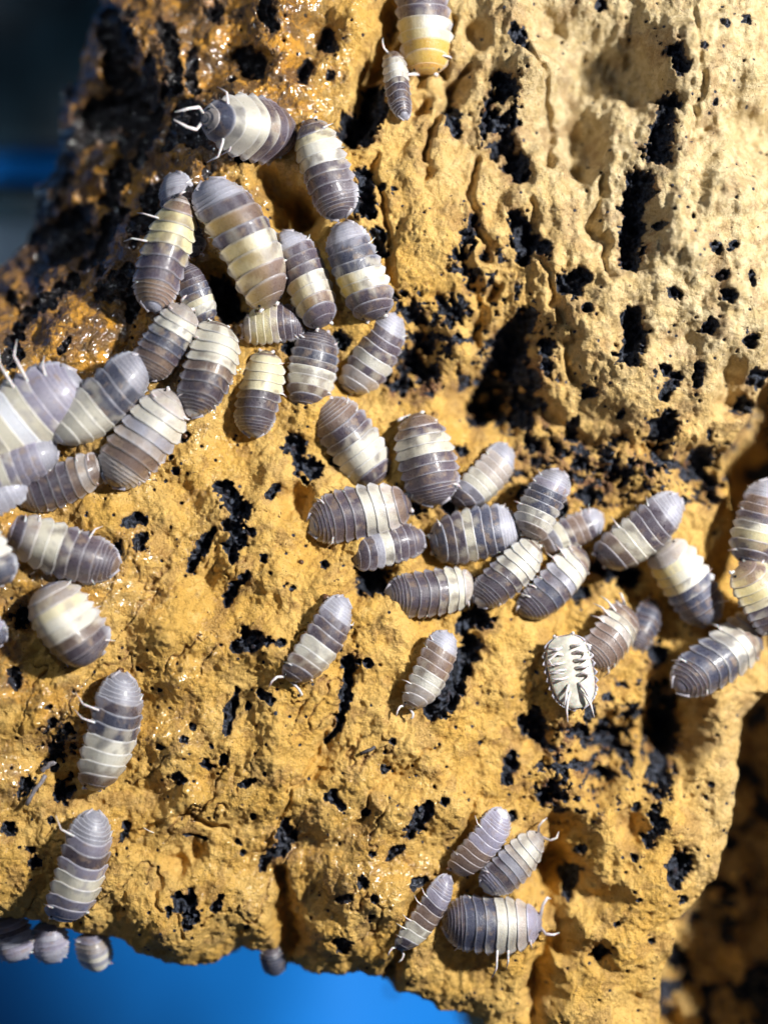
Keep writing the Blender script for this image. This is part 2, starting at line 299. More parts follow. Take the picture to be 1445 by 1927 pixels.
ZS = ZS*(1-far)+(165+65*sstep(1200, 1400, IY))*far              # the broad form, for standing things on
dpm = sstep(0, 40, sr)*sstep(1700, 1500, IX)
char_shade = np.maximum(char_shade, sstep(.12, .3, fbm(IX, IY, 90, 4, 161, .55))*dpm)
ZS = ZS+dpm*(fbm(IX, IY, 110, 4, 162, .55)*45)
Zf = ZS+Z3+Z4+Zc+pitz+drop
Zf = np.maximum(Zf, -900)
wz = zone(190, 300, 250, 330)
lumpy = (.5-cells(wx, wy, 40, 23))*44*wz
Zf = np.where(so > -20, Zf+lumpy, Zf)
wet = np.clip(sstep(640, 300, IX+(IY-200)*.15+60*fbm(IX, IY, 120, 3, 121))*sstep(900, 600, IY)
      + sstep(430, 120, IX+60*fbm(IX, IY, 100, 3, 122))*sstep(800, 950, IY)*sstep(1620, 1350, IY)*.55*sstep(-.25, .2, fbm(IX, IY, 130, 2, 171))
      + sstep(700, 520, IX)*sstep(330, 100, IY)*.9, 0, 1)
wet = np.maximum(wet, .30*zone(640, 1620, 140, 90))
pale = np.clip(sstep(800, 1350, IX)*sstep(950, 600, IY)*1.0+sstep(640, 900, IX)*sstep(600, 200, IY)*.55+sstep(1240, 1400, IX)*sstep(1100, 1400, IY)*.5, 0, 1)
red = np.clip(zone(1110, 890, 170, 60)*.9+zone(790, 720, 90, 60)*.8+zone(1050, 1430, 90, 110)*.55+zone(1180, 1240, 60, 60)*.4, 0, 1)*sstep(-.15, .35, fbm(IX, IY, 40, 3, 131)+.1)
def blur1(A_, k):
    c = np.cumsum(np.cumsum(np.pad(A_, ((k+1, k), (k+1, k)), 'edge'), 0), 1); q_ = 2*k+1
    return (c[q_:, q_:]-c[:-q_, q_:]-c[q_:, :-q_]+c[:-q_, :-q_])/(q_*q_)
halo = np.clip(sstep(.02, .5, char_shade)*(1-char_shade)*.9+blur1(blur1(char_shade, 4), 4)*1.1*sstep(-.3, .3, fbm(IX, IY, 24, 2, 181)), 0, 1)
red = np.clip(red+halo*.8+crack*.55+sstep(.25, .5, fbm(IX, IY, 55, 4, 141, .6))*.35, 0, 1)

def grid_mesh(name, V, keep):
    idx = np.arange(NX*NY).reshape(NX, NY)
    q = np.stack([idx[:-1, :-1], idx[1:, :-1], idx[1:, 1:], idx[:-1, 1:]], -1).reshape(-1, 4)
    q = q[:, ::-1] if False else q
    k = keep[:-1, :-1] | keep[1:, :-1] | keep[1:, 1:] | keep[:-1, 1:]
    q = q[k.reshape(-1)]
    used = np.zeros(NX*NY, bool); used[q.reshape(-1)] = True
    remap = np.cumsum(used)-1; q = remap[q]; V = V[used]
    me = bpy.data.meshes.new(name)
    me.vertices.add(len(V)); me.vertices.foreach_set('co', V.astype(np.float32).ravel())
    me.loops.add(q.size); me.loops.foreach_set('vertex_index', q.astype(np.int32).ravel())
    me.polygons.add(len(q)); me.polygons.foreach_set('loop_start', np.arange(0, q.size, 4, dtype=np.int32))
    me.update(calc_edges=True); me.validate()
    me.polygons.foreach_set('use_smooth', np.ones(len(q), bool))
    return me, used
V = np.stack([X.ravel()/100, -Y.ravel()/100, Zf.ravel()/100], -1)
me, used = grid_mesh('cork_bark', V, Zf > -890)
# facing: rows run down the photograph, so flip to face the camera
me.flip_normals()
for nm, arr in (('char', char_shade), ('wet', wet), ('pale', pale), ('red', red)):  # char also carries the painted shade between the isopods
    a = me.attributes.new(nm, 'FLOAT', 'POINT'); a.data.foreach_set('value', arr.ravel()[used].astype(np.float32))
me.materials.append(bark_material())
bark = bpy.data.objects.new('cork_bark', me); C.objects.link(bark)
bark['label'] = 'rugged golden brown slab of cork bark with black charred pits, wet at upper left'
bark['category'] = 'cork bark'

def smooth2(Zin, k):
    c = np.cumsum(np.cumsum(np.pad(Zin, ((k+1, k), (k+1, k)), 'edge'), 0), 1); s = 2*k+1
    return (c[s:, s:]-c[:-s, s:]-c[s:, :-s]+c[:-s, :-s])/(s*s)
i0, j0 = 0, int(np.argmax(ya >= -1059)); NXD = int(np.argmax(xa > 829))
j1 = int(np.argmax(ya > 1074.5)); dx = xa[:NXD]; dy = ya[j0:j1]
ZSm = smooth2(np.clip(ZS[:NXD, j0:j1], -330, 400), 9)
def hz(x, y): return float(bil(dx, dy, ZSm, np.array([x]), np.array([y]))[0])
def hf(x, y): return float(bil(dx, dy, Zf[:NXD, j0:j1], np.array([x]), np.array([y]))[0])
def on_bark(px, py, f=None):                       # world point on the bark seen at a pixel
    f = f or hz
    z = 0.0
    for _ in range(12):
        k = (D-z)/D; z = .5*z+.5*f((px-CX)*k, (py-CY)*k)
    return Vector(P(px, py, z))
def snorm(p, r=.28):
    x, y = p.x*100, -p.y*100; r *= 100
    gx = (hz(x+r, y)-hz(x-r, y))/(2*r); gy = (hz(x, y+r)-hz(x, y-r))/(2*r)
    return Vector((-gx, gy, 1)).normalized()

# ------------------------------------------------------------------ isopod materials
def shell_material():
    m, nt, lk, bs = newmat('shell')
    vec = nt.new('ShaderNodeTexCoord').outputs['Object']
    t = attr(nt, 'tint'); g = attr(nt, 'dark').outputs['Fac']
    oi = nt.new('ShaderNodeObjectInfo').outputs['Random']
    n4 = nt.new('ShaderNodeTexNoise'); n4.noise_dimensions = '4D'; lk.new(vec, n4.inputs['Vector'])
    lk.new(math_(nt, lk, 'MULTIPLY', oi, 20.0), n4.inputs['W']); n4.inputs['Scale'].default_value = 5.5; n4.inputs['Detail'].default_value = 3
    f = n4.outputs['Fac']
    col = mixc(nt, lk, math_(nt, lk, 'MULTIPLY', ramp(nt, lk, f, .50, .70), math_(nt, lk, 'MULTIPLY', g, .55)), t.outputs['Color'], (.30, .21, .14))
    inv = math_(nt, lk, 'SUBTRACT', 1.0, g)
    col = mixc(nt, lk, math_(nt, lk, 'MULTIPLY', ramp(nt, lk, f, .58, .72), math_(nt, lk, 'MULTIPLY', inv, .42)), col, (.38, .36, .38))
    fn = noise(nt, lk, vec, 45, 3, .6)
    col = mixc(nt, lk, ramp(nt, lk, fn, .45, .75, .0, .09), col, (.75, .70, .70))
    lk.new(col, bs.inputs['Base Color'])
    bs.inputs['Roughness'].default_value = .33; bs.inputs['Specular IOR Level'].default_value = .6
    bs.inputs['Subsurface Weight'].default_value = .25; bs.inputs['Subsurface Radius'].default_value = (1.0, .75, .5)
    bs.inputs['Subsurface Scale'].default_value = .10
    bs.inputs['Coat Weight'].default_value = .25; bs.inputs['Coat Roughness'].default_value = .22
    b = N(nt, 'ShaderNodeBump'); b.inputs['Strength'].default_value = .5; b.inputs['Distance'].default_value = .025
    lk.new(noise(nt, lk, vec, 30, 4, .7), b.inputs['Height'])
    lk.new(ramp(nt, lk, noise(nt, lk, vec, 12, 4, .6), .35, .65, .24, .52), bs.inputs['Roughness']); lk.new(b.outputs[0], bs.inputs['Normal'])
    return m
SHELL = shell_material()
def plain(name, col, rough=.4, sss=0.0, vary=.15, scale=14, coat=0.0):
    m, nt, lk, bs = newmat(name)
    vec = nt.new('ShaderNodeTexCoord').outputs['Object']
    f = noise(nt, lk, vec, scale, 4)
    c = mixc(nt, lk, ramp(nt, lk, f, .3, .7), tuple(x*(1-vary) for x in col), tuple(min(1, x*(1+vary)) for x in col))
    lk.new(c, bs.inputs['Base Color']); bs.inputs['Roughness'].default_value = rough
    bs.inputs['Subsurface Weight'].default_value = sss; bs.inputs['Subsurface Scale'].default_value = .06
    bs.inputs['Coat Weight'].default_value = coat
    return m
LIMB = plain('limb', (.60, .575, .58), .35, .3)
FLESH = plain('flesh', (.50, .46, .38), .5, .3)
BELLY = plain('pale_flesh', (.52, .50, .43), .45, .4, .25, 6)
EYE = plain('eye', (.012, .012, .015), .2)

COL = {'D': (.056, .044, .060), 'B': (.042, .046, .076), 'M': (.125, .085, .070), 'O': (.50, .31, .07), 'A': (.40, .21, .05), 'P': (.61, .56, .44), 'Y': (.64, .545, .30),
       'W': (.70, .70, .74), 'T': (.31, .305, .36), 'L': (.205, .19, .25), 'G': (.30, .26, .24)}
PALE = set('PYWTO')
SB = [0, .08, .205, .298, .391, .484, .577, .670, .763]        # head, seven segments
TB = [.763, .796, .828, .859, .889, .917]                       # five narrow tail segments
NT = 21
def mesh(name, verts, faces, mat, attrs=None, smooth=True):
    me = bpy.data.meshes.new(name); me.from_pydata([tuple(v) for v in verts], [], faces); me.update()
    if smooth: me.polygons.foreach_set('use_smooth', np.ones(len(me.polygons), bool))
    me.materials.append(mat)
    if attrs:
        for k, v in attrs.items():
            if np.ndim(v) == 2:
                a = me.attributes.new(k, 'FLOAT_COLOR', 'POINT'); a.data.foreach_set('color', np.array(v, np.float32).ravel())
            else:
                a = me.attributes.new(k, 'FLOAT', 'POINT'); a.data.foreach_set('value', np.array(v, np.float32))
    return me
def link(name, me, parent, label=None):
    o = bpy.data.objects.new(name, me); C.objects.link(o); o.parent = parent
    if label: o['label'] = label
    return o
class Body:
    def __init__(s, L, W, bend, curl, hh):
        s.L, s.W, s.bend, s.curl = L, W, bend, curl; s.h = W*hh
        s.e = random.uniform(2.6, 3.7); s.sh = random.uniform(.82, 1.22); s.ex = random.uniform(2.1, 2.7)
        s.sp = [random.gauss(0, .006) for _ in range(8)]; s.bow = random.uniform(-.05, .05)
    def f(s, u): return np.power(np.clip(1-np.abs(2*u**s.sh-1.0)**s.e, 0, 1), .5)
    def g(s, u): return np.power(np.clip(1-np.abs(2*u-1.0)**3.0, 0, 1), .62)
    def pt(s, u, phi, r=1.0, flare=0.0, k=1.0):
        """u along the body (0 head, 1 tail), phi across, r shell scale"""
        uu = np.clip(u, .002, .998)
        w = s.f(uu)*s.W/2*(.88); h = s.g(uu)*s.h
        q = 2*u-1
        sy = np.sin(phi)
        y = w*sy*r*(1+flare*.10)
        z = np.where(np.abs(phi) > np.pi/2, -.2*h*np.abs(np.cos(phi))**.8, h*(r-np.abs(sy)**s.ex*.97))+.02*s.W
        a = s.curl*(q)                                    # the body bends down towards both ends
        x0 = s.L*(0.5-u)
        z0 = -s.curl*s.L*.5*q*q
        # tilt the cross-section with the curl so plates stay square to the back
        x = x0*(1-.25*s.curl*q*q)-z*(s.curl*2*q)*.55
        yc = s.bend*s.L*(q*q-.33)+s.bow*s.L*np.sin(q*2.6)*.5
        return np.stack([x+s.bend*0, y+yc, z+z0], -1)
def plate(B, a, b, col, sweep0, sweep1, lobe, over, rimk, nv=8, lift=0.0, spin=0.0, flank_glow=0.0, edgepale=.55, nb=None):
    vs = np.array([0, .16, .38, .60, .78, .86, .93, 1.0]) if nv == 8 else np.array([0, .4, .75, 1.0])
    t = np.linspace(-1, 1, NT); t = np.sign(t)*np.abs(t)**.9
    Vv, Tt = np.meshgrid(vs, t, indexing='ij')
    q = np.clip((np.abs(Tt)-.70)/.30, 0, 1)
    a0 = a-over*(b-a)
    sw = (sweep0+(sweep1-sweep0)*Vv)*np.abs(Tt)**2.2+.012*q
    g = 1-(1-np.sqrt(np.clip(1-q**3.2, 0, 1))*(1-.22*sstep(0, .5, q)))*lobe
    mid = .50
    u = a0+(b-a0)*(mid+(Vv-mid)*g)+sw
    ridge = np.exp(-((Vv-.93)/.05)**2)*.010
    r = .965+.035*Vv**.8+ridge+lift
    phi = np.arcsin(np.sin(Tt*np.radians(60))/np.sin(np.radians(60))*.985)
    out = B.pt(u, phi, r, q**1.3)
    inn = B.pt(u, phi, r-.035, q**1.3)
    inn[-1] = B.pt(u[-1], phi[-1], r[-1]-.018, q[-1]**1.3)
    n0, n1 = Vv.shape
    verts = np.concatenate([out.reshape(-1, 3), inn.reshape(-1, 3)])
    F = []; M = n0*n1
    for i in range(n0-1):
        for j in range(n1-1):
            p = i*n1+j; F.append((p, p+1, p+n1+1, p+n1)); F.append((M+p, M+p+n1, M+p+n1+1, M+p+1))
    for j in range(n1-1):
        p = (n0-1)*n1+j; F.append((p, p+1, M+p+1, M+p)); F.append((j+1, j, M+j, M+j+1))
    for i in range(n0-1):
        p = i*n1; F.append((p, p+n1, M+p+n1, M+p)); p = i*n1+n1-1; F.append((p+n1, p, M+p, M+p+n1))
    c = np.array(COL[col])
    if col in 'PWY': c = c*(1-.35*B.cool)+np.array((.56, .55, .57))*.35*B.cool
    else: c = c*B.dk
    c = c*random.uniform(.90, 1.10); cc = np.tile(c, (n0, n1, 1))
    if nb and nb != col:
        mk = sstep(.02, .42, perlin(np.abs(Tt)*2.3+B.seed, u*9+B.seed, 7))[..., None]*(.60 if col in PALE else .35)
        cc = cc*(1-mk)+np.array(COL[nb])*mk
    if flank_glow:
        yk = np.clip(flank_glow*Tt, 0, 1)[..., None]**.8; cc = cc*(1-yk)+np.array((.78, .52, .05))*yk  # yellow glow of light through the flank, painted into the tint
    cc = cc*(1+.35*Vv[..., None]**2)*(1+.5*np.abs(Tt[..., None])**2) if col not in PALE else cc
    rim = np.exp(-((Vv-.97)/.04)**2)*rimk
    lob = sstep(.35, 1.0, q)*edgepale
    k = np.clip(np.maximum(rim, lob), 0, 1)[..., None]
    cc = cc*(1-k)+np.array((.60, .61, .68))*k
    dark = (0.0 if col in PALE else 1.0)*(1-k[..., 0])
    al = np.ones((n0, n1, 1)); full = np.concatenate([cc, al], -1).reshape(-1, 4)
    return verts, F, np.concatenate([full, full]), np.concatenate([dark.ravel()]*2)
def tube(pts, rad, n=6):
    pts = [Vector(p) for p in pts]; V, F = [], []
    for i, p in enumerate(pts):
        d = (pts[min(i+1, len(pts)-1)]-pts[max(i-1, 0)]).normalized()
        a = d.orthogonal().normalized() if i == 0 else (a-d*a.dot(d)).normalized()
        b = d.cross(a)
        for k in range(n):
            th = 2*math.pi*k/n; V.append(p+(a*math.cos(th)+b*math.sin(th))*rad[i])
    for i in range(len(pts)-1):
        for k in range(n):
            F.append((i*n+k, i*n+(k+1) % n, (i+1)*n+(k+1) % n, (i+1)*n+k))
    F.append(tuple(range(n))[::-1]); F.append(tuple((len(pts)-1)*n+k for k in range(n)))
    return V, F
def leg_pts(side, out, drop, back, W, lift=0.0):
    y = side*W
    return [(0, 0, .10*W+lift), (-back*.3*W, y*.20*out, .13*W+lift), (-back*.7*W, y*.42*out, .07*W+lift), (-back*W, y*.62*out, -drop*W)]

def isopod(spec):
    (hx, hy, tx, ty, wd, bands, bend, curl, lean, lift, opt, label) = spec
    ph, pt_ = on_bark(hx, hy), on_bark(tx, ty)
    c0 = on_bark((hx+tx)/2, (hy+ty)/2)
    n = (snorm(c0)*.55+Vector((0, 0, .45))+Vector((lean[0], lean[1], 0))).normalized()
    fw = Vector((hx-tx, -(hy-ty), 0)); L = fw.length/100; fw.normalize()
    fw.z = max(-.35, min(.35, (ph.z-pt_.z)/max(L, .3)*.6))
    fw = fw+Vector((0, 0, opt.get('pitch', 0)))
    fw.normalize(); W = wd/100
    flat = math.hypot(fw.x, fw.y)
    L = L/max(.66, flat)
    if opt.get('flip'): n = -n
    n = (n-fw*n.dot(fw)).normalized()
    side = n.cross(fw)
    hh = opt.get('h', random.uniform(.37, .49)); curl = curl*random.uniform(.8, 1.5)
    rad = W/2*math.hypot(lean[0], lean[1])*.55
    z = c0.z*100+(lift+4)+rad*100
    if opt.get('flip'): z += wd*hh*.85
    if 'z' in opt: z = opt['z']
    org = Vector(P((hx+tx)/2, (hy+ty)/2, z+wd*.12))
    org.z = z/100
    e = bpy.data.objects.new('isopod', None); C.objects.link(e); e.empty_display_size = .2
    M = Matrix((fw, side, n)).transposed().to_4x4(); M.translation = org; e.matrix_world = M
    e['label'] = label; e['category'] = 'isopod'; e['group'] = 'isopods clustered on the cork bark'
    B = Body(L, W, bend, curl, hh)
    B.seed = random.uniform(0, 90); B.cool = random.random(); B.dk = random.uniform(.8, 1.25)
    flank_glow = opt.get('flank_glow', 0.0)
    rk = opt.get('rim', .62)
    # inner body
    us = np.linspace(.02, .98, 16); ph_ = np.linspace(-np.pi, np.pi, 17)[:-1]
    U, Q = np.meshgrid(us, ph_, indexing='ij')
    sgn = np.where(np.abs(Q) > np.pi/2, 1, 1)
    bv = B.pt(U, Q, .90)
    if opt.get('flip'):
        lowm = np.abs(Q) > np.pi/2; bv[..., 2] = np.where(lowm, -.05*W-.05*W*np.cos((np.abs(Q)-np.pi)*1.6), bv[..., 2])
    bv = bv.reshape(-1, 3); F = []
    for i in range(15):
        for k in range(16): F.append((i*16+k, (i+1)*16+k, (i+1)*16+(k+1) % 16, i*16+(k+1) % 16))
    F.append(tuple(range(16))); F.append(tuple(15*16+k for k in range(16))[::-1])
    link('body', mesh('body', bv, F, BELLY if opt.get('flip') else FLESH), e)
    def add(name, a, b, ch, s0, s1, lobe, over, nv=8, rimk=None, edge=.55, lf=0.0, lab=None, nb=None):
        y = flank_glow if ch in 'PY' else (flank_glow*.45 if flank_glow and ch == 'M' else 0)
        v, F, tint, dk = plate(B, a, b, ch, s0, s1, lobe, over, rk if rimk is None else rimk, nv, lf, flank_glow=y, edgepale=edge, nb=nb)
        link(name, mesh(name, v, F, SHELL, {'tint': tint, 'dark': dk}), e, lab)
    add('head', 0.004, SB[1]+.02, bands[0], -.0, -.03, .1, 0, lf=-.02, rimk=.35, edge=.3)
    for i in range(1, 8):
        s = [-.09, -.05, -.02, 0, .015, .03, .04][i-1]; s2 = [-.05, -.02, 0, .015, .03, .04, .045][i-1]
        ch = bands[i]; nb_ = next((bands[k] for k in (i-1, i+1) if (bands[k] in PALE) != (ch in PALE)), None)
        lab = {'P': 'pale cream back segment', 'Y': 'yellowish cream back segment', 'W': 'whitish back segment'}.get(ch) if ch in 'PYW' and any(c in 'DMBLG' for c in bands) else None
        add('segment', SB[i]-.004+B.sp[i-1]*(i > 1), SB[i+1]+B.sp[i]*(i < 7), ch, s if i > 1 else -.06, s2, .96 if i > 1 else .75, .34, lab=lab, nb=nb_)
    for i in range(5):
        add('tail_segment', TB[i], TB[i+1]+.004, bands[8], -.000+.015*i, .003+.017*i, .4, .5, nv=8, rimk=min(1, rk*1.4), edge=.9, lf=-.004*i)
    add('tail_plate', .925, .996, bands[9], .0, .0, .15, .3, nv=4, rimk=.6, edge=.6, lf=-.05)
    # tail flaps either side of the tail plate
    for sd in (-1, 1):
        u0 = B.pt(np.array([.93]), np.array([sd*.95]), .97)[0]; u1 = B.pt(np.array([.992]), np.array([sd*.75]), 1.0)[0]
        dv = Vector(u1)-Vector(u0); px = Vector((0, 0, 1)).cross(dv).normalized()*.045*W
        a = Vector(u0); b = Vector(u1)+dv*.12; up = Vector((0, 0, .012*W+.004))
        vv = [a-px+up, a+px+up, b+px*.7+up, b-px*.7+up, a-px-up, a+px-up, b+px*.7-up, b-px*.7-up]
        FF = [(0, 1, 2, 3), (7, 6, 5, 4), (0, 4, 5, 1), (1, 5, 6, 2), (2, 6, 7, 3), (3, 7, 4, 0)]
        link('tail_flap', mesh('tail_flap', vv, FF, SHELL, {'tint': np.tile(np.array([.36, .34, .38, 1]), (8, 1)), 'dark': np.zeros(8)}), e)
    for sd in (-1, 1):                                  # eyes
        c = Vector(B.pt(np.array([.052]), np.array([sd*.92]), .955)[0]); V_, F_ = [], []
        r = .026*W+.008
        for i in range(5):
            for k in range(8):
                th = math.pi*(i+.5)/5; V_.append(c+Vector((math.sin(th)*math.cos(k*math.pi/4), math.sin(th)*math.sin(k*math.pi/4)*.7, math.cos(th)))*r)
        for i in range(4):
            for k in range(8): F_.append((i*8+k, (i+1)*8+k, (i+1)*8+(k+1) % 8, i*8+(k+1) % 8))
        F_.append(tuple(range(8))); F_.append(tuple(32+k for k in range(8))[::-1])
        link('eye', mesh('eye', V_, F_, EYE), e)
    # antennae: two long jointed feelers; the pose of each may be given as (reach, sideways, rise)
    for sd, key in ((1, 'al'), (-1, 'ar')):
        A = opt.get(key, (.05, .03, -.12)); c = Vector(B.pt(np.array([.02]), np.array([sd*1.0]), .8)[0])
        R, S, H = A
        eb = .05*W+.18*abs(R); pts = [c, c+Vector((R*.25, sd*(S*.45+eb*.7), H*.6+.05*W)), c+Vector((R*.62, sd*(S*.85+eb*.55), H+.07*W)), c+Vector((R, sd*S, H*.5))]
        t_ = .024*W+.006
        V_, F_ = tube([pts[0], pts[1], pts[1]+(pts[2]-pts[1])*.12, pts[2], pts[2]+(pts[3]-pts[2])*.12, pts[3]], [t_*1.1, t_*.8, t_*1.0, t_*.7, t_*.8, t_*.3])
        link('antenna', mesh('antenna', V_, F_, LIMB), e)
    # seven pairs of legs, folded under the plates unless told to show
    vis = dict(opt.get('legs', {}))
    for _ in range(4): vis.setdefault((random.choice((-1, 1)), random.randint(0, 6)), random.uniform(.02, .14))
    for sd in (-1, 1):
        for i in range(7):
            u = .17+i*.097; c = Vector(B.pt(np.array([u]), np.array([sd*.2]), .1)[0]); fwid = float(B.f(np.array([u]))[0])
            if opt.get('flip'):
                zc = -.12*W*0
                tip = (.10+.05*random.random())*(1 if i > 2 else -1)
                w2 = W*fwid
                tip = random.uniform(-.03, .07)
                pts = [Vector((c.x, sd*.09*W, -.10*W)), Vector((c.x+tip*W, sd*.20*w2, -.20*W)), Vector((c.x-tip*W, sd*(.36+.04*random.random())*w2, -.17*W)), Vector((c.x-tip*2*W-.05*W, sd*(.12+.30*random.random())*w2, -.26*W))]
                if i >= 5: pts[1] = pts[0]+Vector((-.14*W, sd*.08*W, -.10*W)); pts[2] = pts[1]+Vector((-.16*W, sd*.05*W, .01*W)); pts[3] = pts[2]+Vector((-.22*W, sd*.02*W, .04*W))
                r_ = .026*W
            else:
                o = vis.get((sd, i), 0.0)
                ext = (.80+.05*random.random())*fwid+o; bk = .05+(i-3)*.035
                pts = [Vector((c.x, c.y+sd*.08*W, .10*W)), Vector((c.x-bk*W*.4, c.y+sd*.25*W*ext, .15*W)), Vector((c.x-bk*W*.8, c.y+sd*.42*W*ext, .06*W+.06*W*(o > 0))), Vector((c.x-bk*W*(1.3+o), c.y+sd*.50*W*ext, -.05*W))]
                r_ = .018*W+.003
            V_, F_ = tube([pts[0], pts[1], pts[1]+(pts[2]-pts[1])*.15, pts[2], pts[2]+(pts[3]-pts[2])*.15, pts[3]], [r_*1.1, r_, r_*1.15, r_*.8, r_*.8, r_*.25], 5)
            link('leg', mesh('leg', V_, F_, LIMB), e)
    return e

O = {}
